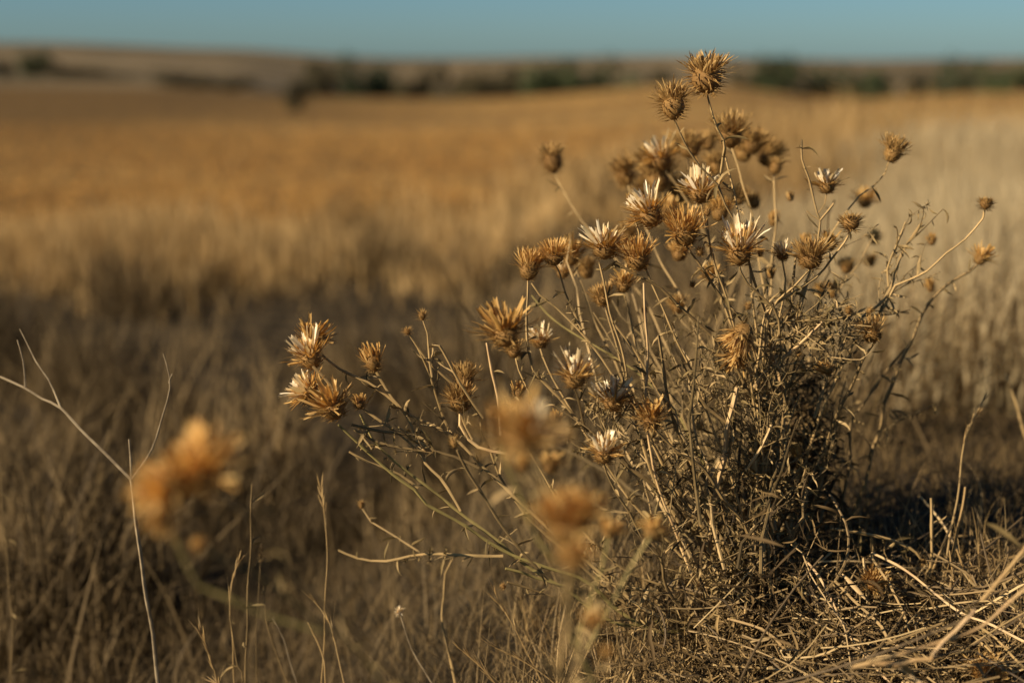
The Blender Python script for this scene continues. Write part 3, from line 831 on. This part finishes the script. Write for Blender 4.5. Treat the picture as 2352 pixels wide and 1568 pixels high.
# ------------------------------------------------------------------ bare forked twig on the left
random.seed(41)
b = at(375, 1640, 0.93); b.z = float(terrain(b.x, b.y)) - 0.003
tg = thing('bare_twig', b, 'grey leafless forked twig standing alone at the left edge', 'twig')
def twigstem(pts, r0, r1, d=.9):
    make_stem(tg, path3(parse(pts), d, d) , wpx(r0, d) * 1.3, wpx(r1, d) * 1.3, M_twig, 0, name='stem' if r1 > 4 else 'branch', wig=0.0003)
P = path3(parse('302,1101 310,1166 328,1310 349,1454 364,1568 375,1640'), .9, .93)
make_stem(tg, P + [b.copy()], wpx(4.2, .9), wpx(6, .9), M_twig, 0, wig=0.0003)
for t_, a_, b_ in [('0,865 56,890 97,917 140,938 202,1004 302,1101', 2.2, 3.4), ('40,780 54,830 58,890', 1.3, 2.2), ('45,755 83,830 112,870 140,938', 1, 2.2),
                   ('375,812 390,870 385,920 360,1004 338,1051 302,1101', 1, 2.3), ('297,1008 300,1050 302,1101', 1.8, 2.4), ('396,858 390,872 388,880', 1.2, 1.2)]:
    twigstem(t_, a_, b_)
twigstem('-70,835 -30,850 0,865', 2, 2.2)

# ------------------------------------------------------------------ single stalks in the grass, lower left and centre
GS = [('dark upright jointed stalk just right of the blurred orange flower', M_stem_dark, .93, 2.6, '579,1112 576,1184 576,1277 569,1396 562,1568 558,1640', 0, 'weed stalk'),
      ('thin curved grass stalk just left of the dark jointed stalk', M_straw, .93, 1.7, '547,1292 533,1335 527,1411 533,1465 540,1568 544,1630', 1, 'grass stalk'),
      ('tallest straight straw-coloured grass stalk, right of the dark jointed stalk', M_straw, .93, 1.8, '738,1130 749,1220 751,1328 747,1407 738,1568 735,1630', 1, 'grass stalk'),
      ('grass stalk with spread spikelets crossing the tallest straight grass stalk', M_straw, .92, 1.8, '720,1378 756,1429 785,1551 792,1620', 1, 'grass stalk'),
      ('short pointed blade leaning left of the tallest straight grass stalk', M_straw, .92, 2.4, '707,1429 738,1500 750,1590', 0, 'grass stalk'),
      ('bushy-tipped pale grass stalk at the bottom between bare twig and dark stalk', M_straw, .9, 2.0, '461,1454 486,1508 500,1568 506,1620', 2, 'grass stalk'),
      ('faint reddish stalk leaning between the dark and the tallest stalks', M_stem_dark, .96, 1.6, '605,1346 619,1454 648,1537 665,1600', 0, 'weed stalk'),
      ('slim beaded stalk leaning right, left of the tallest straight stalk', M_twig, .96, 1.6, '626,1418 652,1468 677,1551 690,1620', 0, 'weed stalk'),
      ('bent stalk topped by a small white tuft, below the horizontal leafy branch', M_twig, .93, 2.2, '917,1403 939,1468 960,1515 989,1568 1010,1630', 3, 'weed stalk'),
      ('reddish brown jointed stalk hanging under the horizontal leafy branch', M_stem_tan, .95, 3.0, '1040,1281 1022,1317 1020,1371 1018,1436 1043,1555 1060,1640', 0, 'weed stalk'),
      ('feathery grass stalk slanting at the bottom centre', M_straw, .88, 2.0, '1063,1495 1105,1533 1137,1568 1160,1600', 1, 'grass stalk'),
      ('white-tipped slanting blade beneath the two cut sticks of the bush', M_straw, .9, 1.6, '1140,1367 1150,1390 1187,1450 1230,1540 1260,1600', 1, 'grass stalk'),
      ('branched grass stalk lying low left of the bottom centre orange flowers', M_straw, .86, 1.8, '1137,1486 1180,1505 1238,1540 1300,1600', 1, 'grass stalk'),
      ('small weed with curled leaves beside the feathered stalks at bottom left', M_stem_dark, .93, 2.0, '527,1411 548,1530 556,1542 558,1568 560,1620', 0, 'weed stalk'),
      ('single tall straw arching upward right of the bush in the pale grass', M_straw, .93, 2.2, '2257,922 2240,955 2222,995 2210,1050 2203,1096 2196,1150 2180,1240 2165,1340', 1, 'grass stalk'),
      ('blurred straw stem leaning left at the far right edge', M_straw, 1.1, 4, '2310,860 2335,930 2355,1000 2385,1090 2420,1200', 0, 'grass stalk'),
      ('faint blurred stalk rising at the left edge below the twig', M_stem_dark, 1.05, 1.8, '0,1040 8,1180 20,1340 30,1470 26,1590', 0, 'weed stalk'),
      ('thin upright stem with a seed head beside the dark jointed stalk', M_stem_dark, .97, 1.4, '600,1275 596,1330 590,1440 588,1560', 4, 'weed stalk')]
random.seed(51)
for lab, m, d, r, ptxt, style, cat in GS:
    P = path3(parse(ptxt), d, d)
    g = P[-1].copy(); gz = float(terrain(g.x, g.y))
    b = Vector((g.x, g.y, gz))
    rt = thing('weed_stalk' if cat == 'weed stalk' else 'grass_stalk', b, lab, cat, 'single dry stalks in the grass')
    if g.z > gz + 0.004: P.append(Vector((g.x + 0.004, g.y, gz - 0.003)))
    o, q = make_stem(rt, P, wpx(r, d) * 0.8, wpx(r * 1.4, d) * 0.8, m, 0.45 if style == 0 and m is M_stem_dark else 0, wig=0.0004, sides=6)
    if style in (1, 2):
        sp = MB(); nn = 9 if style == 1 else 16
        for k in range(nn):
            i = min(len(q) - 2, int(k * (0.55 if style == 1 else 0.35)))
            t = (q[i] - q[i + 1]).normalized(); u = perp(t); az = random.uniform(0, 6.28); out = u * math.cos(az) + t.cross(u) * math.sin(az)
            ribbon(sp, q[i], t + out * random.uniform(0.08, 0.35), random.uniform(0.006, 0.014), 0.0009, 'leaf', fold=0.8)
            ribbon(sp, q[i], t + out * random.uniform(0.1, 0.5), random.uniform(0.012, 0.022), 0.0003, 'spine', fold=0.5)
        sp.build('spikelets', M_straw, rt)
    if style in (3, 4):
        sp = MB()
        for k in range(60):
            v = Vector((random.gauss(0, 1), random.gauss(0, 1), random.gauss(0.3, 1)))
            if style == 3: ribbon(sp, q[0], v, random.uniform(0.002, 0.005), 0.0008, 'leaf', fold=0.5)
            else: ribbon(sp, q[0] + Vector((0, 0, random.uniform(-0.006, 0.006))), v, 0.0035, 0.001, 'leaf', fold=0.5)
        sp.build('seed_head', M_petal_pale if style == 3 else M_leaf_dk, rt)

# ------------------------------------------------------------------ fallen stalks and the tangle, lower right
def Z7(s): return [(1693.4 + x * .2802, 1129 + y * .2802) for x, y in parse(s)]
FS = [('arched leafy stem with a drooping bud over the dark gap right of the bush', M_stem_tan, .93, .93, 5, '1500,545 1470,500 1420,460 1300,400 1200,370 1100,350 900,320 760,300', 1.6),
      ('long pale straight stalk slanting from mid tangle down to the right edge', M_stem_pale, .90, .84, 6, '1100,500 1300,600 1600,810 1850,1000 2100,1100 2400,1250', .15),
      ('thick bent stalk beside the small golden flower on the ground', M_stem_tan, .90, .87, 6, '1090,520 1170,640 1250,750 1340,930 1400,1100 1440,1230', .9),
      ('brown stalk running down from the bush foot past the pale thin straws', M_stem_pale, .90, .83, 5.5, '560,560 670,690 760,880 900,1150 1080,1380 1260,1570 1330,1640', .2),
      ('thin white-tipped straw bending sharply down beside the bush foot', M_straw, .88, .83, 3, '440,430 530,500 600,680 760,930 880,1090 920,1300 940,1500', 0),
      ('dark tan stalk curving from the bush foot to the hooked end', M_stem_tan, .88, .85, 7, '800,730 950,880 1080,1000 1180,1100 1230,1200 1330,1270', .5),
      ('flat greyish straw blade lying across the tangle', M_twig, .87, .86, 9, '860,670 950,760 1010,820 1075,890', 0),
      ('smooth pale straw arching from the bush foot into the dark hollow', M_stem_pale, .86, .86, 6, '-80,1040 0,1060 110,1090 200,1120 300,1190 380,1280', 0),
      ('tallest upright straw of the small fan beside the dark gap', M_straw, .92, .93, 6, '1870,-40 1850,120 1800,370 1750,560 1690,760', 0),
      ('stiff grey-brown upright stalk left of the small straw fan', M_stem_tan, .93, .93, 6, '1590,50 1597,180 1600,400 1590,560 1575,690', .1),
      ('short straw crossing in front of the small straw fan', M_straw, .92, .92, 5, '1760,265 1700,400 1650,520 1595,660', 0),
      ('backward-leaning blurred straw behind the small straw fan', M_straw, .98, .95, 6, '1500,40 1600,150 1700,290 1800,480', 0),
      ('straw leaning right out of the foot of the small straw fan', M_straw, .92, .92, 5, '1800,470 1850,600 1920,720 1985,850', 0),
      ('short upright straw at the foot of the small straw fan', M_straw, .92, .92, 4, '1740,480 1765,650 1790,830', 0),
      ('blurred thick stem rising to the right edge in front of the tangle', M_stem_pale, .72, .74, 7, '2500,300 2350,480 2180,690 2000,890', .1),
      ('blurred stem crossing the tangle from lower centre to the right edge', M_stem_pale, .73, .72, 7, '2500,700 2350,800 2200,920 2000,1090 1800,1180 1600,1250 1350,1330 1080,1390', .1),
      ('blurred forked stem lying nearest the lens at the bottom of the tangle', M_stem_pale, .72, .73, 9, '1950,960 1800,1130 1700,1220 1600,1340 1590,1375 1450,1380 1300,1420 1100,1400 900,1450', .1),
      ('blurred short stem pointing down from the fork at the bottom edge', M_stem_pale, .74, .73, 7, '1300,1420 1400,1490 1510,1570', 0),
      ('upper of two parallel stalks sloping to the lower right corner', M_stem_tan, .86, .82, 6, '1990,1110 2120,1200 2260,1350 2400,1480', .2),
      ('lower of two parallel stalks sloping to the lower right corner', M_stem_tan, .86, .83, 5, '1920,1170 2050,1270 2160,1380 2270,1470', .2),
      ('pale horizontal straw low beneath the leafy bush foot', M_straw, .9, .9, 4, '440,1000 560,985 700,990 820,1000', 0),
      ('grey stalk lying horizontally behind the tangle at the right edge', M_twig, .98, .98, 6, '1750,600 1900,640 2100,680 2350,700', 0),
      ('straight thin twig crossing beneath the arched leafy stem', M_twig, .93, .93, 3, '640,700 760,640 880,570 1000,510', 0),
      ('dark curved twig at the bottom below the bush foot', M_stem_dark, .85, .85, 5, '330,1560 430,1480 560,1370 690,1260', 0),
      ('thin grey straw sloping gently near the bottom edge of the tangle', M_straw, .84, .84, 3, '1600,1540 1750,1460 1900,1390 2080,1340', 0)]
random.seed(61)
for lab, m, d0, d1, r, ptxt, lf in FS:
    P = path3(Z7(ptxt), d0 - 0.025, d1 - 0.025)
    up = 'upright' in lab or 'fan' in lab
    b = P[-1].copy()
    rt = thing('upright_straw' if up else 'fallen_stalk', b, lab, 'straw' if (up or m is M_straw) else 'stalk', 'dry stalks lying and standing in the tangle')
    if 'blade' in lab:
        mb = MB(); ribbon(mb, P[0] - b, P[-1] - P[0], (P[-1] - P[0]).length, 0.0032, 'leaf', Vector((0, 0, -0.1)), side=Vector((0.6, 0.5, 0.5)), fold=0.4)
        mb.build('blade', M_stem_pale, rt)
    else:
        make_stem(rt, P, wpx(r, d0) * 0.5, wpx(r, d1) * 0.58, m, lf, wig=0.0005, sides=8, lsize=1.3)
    if 'bud' in lab: place_head(rt, 'u', *Z7('1500,545')[0], 24, .93, 140, 0)
random.seed(62)
for (zx, zy, w, k, dd, lab) in [(1080, 790, 62, 'B', .88, 'small golden flower head fallen in the tangle right of the bush foot'),
                            (2010, 1560, 78, 'B', .82, 'golden fluffy flower head lying at the bottom right edge'),
                            (1400, 1220, 46, 'C', .86, 'small orange brown bud head resting low on the tangled stalks')]:
    (x, y), = Z7(f'{zx},{zy}'); p = at(x, y, dd)
    rt = thing('fallen_flower', p, lab, 'flower head'); o = place_head(rt, k, x, y, w, dd, 5, 45)

# matted tangle: curled leaves, thin straws
random.seed(63)
tm = MB(); ts = MB()
for k in range(5200):
    x = random.uniform(1380, 2420); y = random.uniform(1255, 1640)
    if x < 1640 and y < 1450 + (1640 - x) * 0.3: continue
    d = 0.80 + 0.14 * (1640 - y) / 400 + random.gauss(0, 0.02)
    p = at(x, y, d); z = float(terrain(p.x, p.y))
    if p.z < z - 0.005: p.z = z + random.uniform(0, 0.01)
    if x > 1900 and y < 1330 and random.random() < 0.75: continue
    L = random.uniform(0.005, 0.02); v = Vector((random.gauss(0, 1), random.gauss(0, 0.7), random.gauss(0, 0.6)))
    ribbon(tm, p, v, L, L * random.uniform(0.04, 0.12), 'leaf', Vector((random.gauss(0, 2.2), random.gauss(0, 2.2), random.gauss(0, 1.8))), twist=random.gauss(0, 2), fold=0.6, wob=0.2, r=random.betavariate(1.6, 1.6))
for k in range(1000):
    x = random.uniform(1500, 2460); y = random.uniform(1270, 1640)
    if x < 1750 and random.random() < .6: continue
    if x > 1900 and y < 1330 and random.random() < 0.6: continue
    d = 0.80 + 0.14 * (1640 - y) / 400 + random.gauss(-0.005, 0.02)
    p = at(x, y, d); a = rad(random.gauss(30, 38)); L = 0.02 + 0.10 * random.random() ** 2
    v = cR * math.cos(a) - cU * math.sin(a) + cF * random.gauss(0, 0.4); b2 = Vector((random.gauss(0, .3), random.gauss(0, .3), random.gauss(-.1, .3)))
    q = [p + (v * t + b2 * t * t) * L for t in (0, .25, .5, .75, 1)]
    for c in q: c.z = max(c.z, float(terrain(c.x, c.y)) + .001)
    r_ = random.uniform(.0002, .0008) * (1 + 4 * L)
    tube(ts, resample(q, 0.008), r_, r_ * .8, sides=5)
o = tm.build('matted_leaves', mat('matted_leaf', [(0.04, 0.027, 0.013), (0.14, 0.095, 0.045), (0.36, 0.26, 0.135)], 0.8, 0.15)); tag(o, 'mat of curled dry leaves and seed husks in the lower right corner', 'leaf litter', kind='stuff')
o = ts.build('matted_straw', mat('mixed_straw', [(0.07, 0.05, 0.03), (0.17, 0.12, 0.065), (0.34, 0.25, 0.14), (0.52, 0.40, 0.24)], 0.7), smoothf=False); tag(o, 'many fine broken straws scattered through the lower right tangle', 'straw litter', kind='stuff')

# ------------------------------------------------------------------ far trees
M_bark = mat('dark_bark', [(0.05, 0.04, 0.03), (0.08, 0.065, 0.045)], 0.9)
M_crown = mat('dark_green_foliage', [(0.018, 0.028, 0.012), (0.035, 0.05, 0.02), (0.06, 0.075, 0.032)], 0.8, 0.1, objrnd=0.4)
M_crown_br = mat('brown_scrub_foliage', [(0.030, 0.028, 0.014), (0.05, 0.044, 0.022), (0.08, 0.068, 0.036)], 0.85, 0.1, objrnd=0.4)
random.seed(71)
def crown_mesh(m, seed):
    random.seed(seed); mb = MB()
    blobs = [(Vector((random.gauss(0, .25), random.gauss(0, .25), random.uniform(.18, .85))), random.uniform(.18, .3)) for _ in range(13)]
    for k in range(1500):
        c, r = random.choice(blobs)
        v = Vector((random.gauss(0, 1), random.gauss(0, 1), random.gauss(0, 1))).normalized()
        p = c + v * r * random.uniform(.5, 1.05); s = random.uniform(.03, .07)
        u = Vector((random.gauss(0, 1), random.gauss(0, 1), random.gauss(0, 1))).normalized(); w = u.cross(v).normalized() if u.cross(v).length > .01 else perp(v)
        mb.add([p - u * s, p + w * s * .6, p + u * s, p - w * s * .6], [(0, 1, 2, 3)])
    return mb.mesh('crown', m, False)
def trunk_mesh():
    mb = MB()
    tube(mb, [Vector((0, 0, -.03)), Vector((.01, 0, .2)), Vector((0, .02, .45)), Vector((.02, 0, .7))], .05, .015, sides=8)
    for k in range(6):
        a = k * 1.05; z = .25 + .06 * k
        tube(mb, [Vector((0, 0, z)), Vector((.15 * math.cos(a), .15 * math.sin(a), z + .14)), Vector((.3 * math.cos(a), .3 * math.sin(a), z + .24))], .02, .006, sides=6)
    return mb.mesh('trunk', M_bark)
CR = [crown_mesh(M_crown, 100 + i) for i in range(4)]; CB = [crown_mesh(M_crown_br, 200 + i) for i in range(3)]; TK = trunk_mesh()
# px, ground px, height px, width px, distance, dark?, label
TR = [(79, 172, 46, 60, 130, 1, 'dark round tree on the brown slope at the far left'),
      (8, 182, 34, 50, 132, 0, 'brown scrubby tree cut by the left edge of the far slope'),
      (150, 180, 26, 90, 128, 0, 'low brown scrub bush just right of the dark far left tree'),
      (220, 188, 20, 100, 128, 0, 'flat olive scrub bush at the end of the brown left slope'),
      (680, 232, 42, 50, 62, 0, 'lone dark round bush standing in the golden field'),
      (395, 196, 26, 60, 104, 0, 'first low brown bush on the pale slope left of centre'),
      (470, 200, 22, 70, 104, 0, 'middle low brown bush on the pale slope left of centre'),
      (545, 202, 20, 60, 104, 0, 'third low brown bush on the pale slope, nearest the lone field bush'),
      (735, 205, 56, 70, 118, 0, 'brown tree at the left end of the central tree line'),
      (812, 206, 62, 80, 118, 1, 'dark green tree, broadest at the left of the central tree line'),
      (880, 207, 56, 90, 122, 1, 'second dark green tree in the central tree line'),
      (955, 208, 50, 100, 120, 0, 'first brown tree in the middle of the central tree line'),
      (1035, 210, 46, 100, 120, 0, 'brown tree over the lowest dip of the field edge'),
      (1110, 210, 44, 90, 120, 0, 'olive brown tree right of the lowest dip of the field edge'),
      (1165, 207, 48, 80, 120, 0, 'small brown tree left of the dark trio in the tree line'),
      (1225, 205, 56, 90, 118, 1, 'dark green tree, left one of the trio before the field rise'),
      (1330, 198, 54, 90, 120, 1, 'dark green tree, middle one of the trio before the field rise'),
      (1410, 194, 50, 90, 120, 1, 'dark green tree, right one of the trio before the field rise'),
      (1495, 188, 38, 80, 124, 0, 'low pale brown tree just left of the topmost flowers'),
      (1700, 196, 40, 60, 122, 0, 'brown shrub at the left foot of the tall dark tree'),
      (1768, 206, 78, 74, 116, 1, 'tallest dark green tree right of the topmost flowers'),
      (1835, 212, 50, 90, 118, 1, 'low dark tree at the right foot of the tallest tree'),
      (1935, 214, 56, 90, 120, 1, 'dark tree over the right hand dip of the field'),
      (2020, 208, 48, 100, 120, 1, 'broad dark tree right of the right hand dip'),
      (2105, 202, 40, 80, 124, 0, 'faded brown tree in the gap of the right tree line'),
      (2180, 200, 52, 90, 120, 1, 'dark tree left of the pale gap at the right end'),
      (2290, 202, 60, 100, 118, 1, 'tall dark tree right of the pale gap at the right end'),
      (2365, 204, 60, 90, 118, 1, 'dark tree cut by the right edge of the picture')]
for i, (px, gy, hp, wp_, d, dk, lab) in enumerate(TR):
    p = at(px, gy, d); h = hp / F * d * 1.32; w = wp_ / F * d * 1.25
    zt = float(terrain(p.x, p.y)); top = p.z + h
    if zt > p.z: zt = zt
    zb = zt - 0.05; h2 = top - zb
    low = hp < 40 or not dk
    if 'lone' in lab: low = True
    rt = thing('scrub_bush' if low else 'tree', (p.x, p.y, zb), lab, 'bush' if low else 'tree', 'far trees and bushes along the field edge')
    rz = random.uniform(0, 6.28)
    for nm, me, k in (('trunk', TK, 1.0), ('crown', (CR[i % 4] if dk else CB[i % 3]), 1.0)):
        o = bpy.data.objects.new(nm, me); COL.objects.link(o); o.parent = rt
        o.scale = (w * 1.0, w * 1.0, h2 / 1.05); o.rotation_euler.z = rz
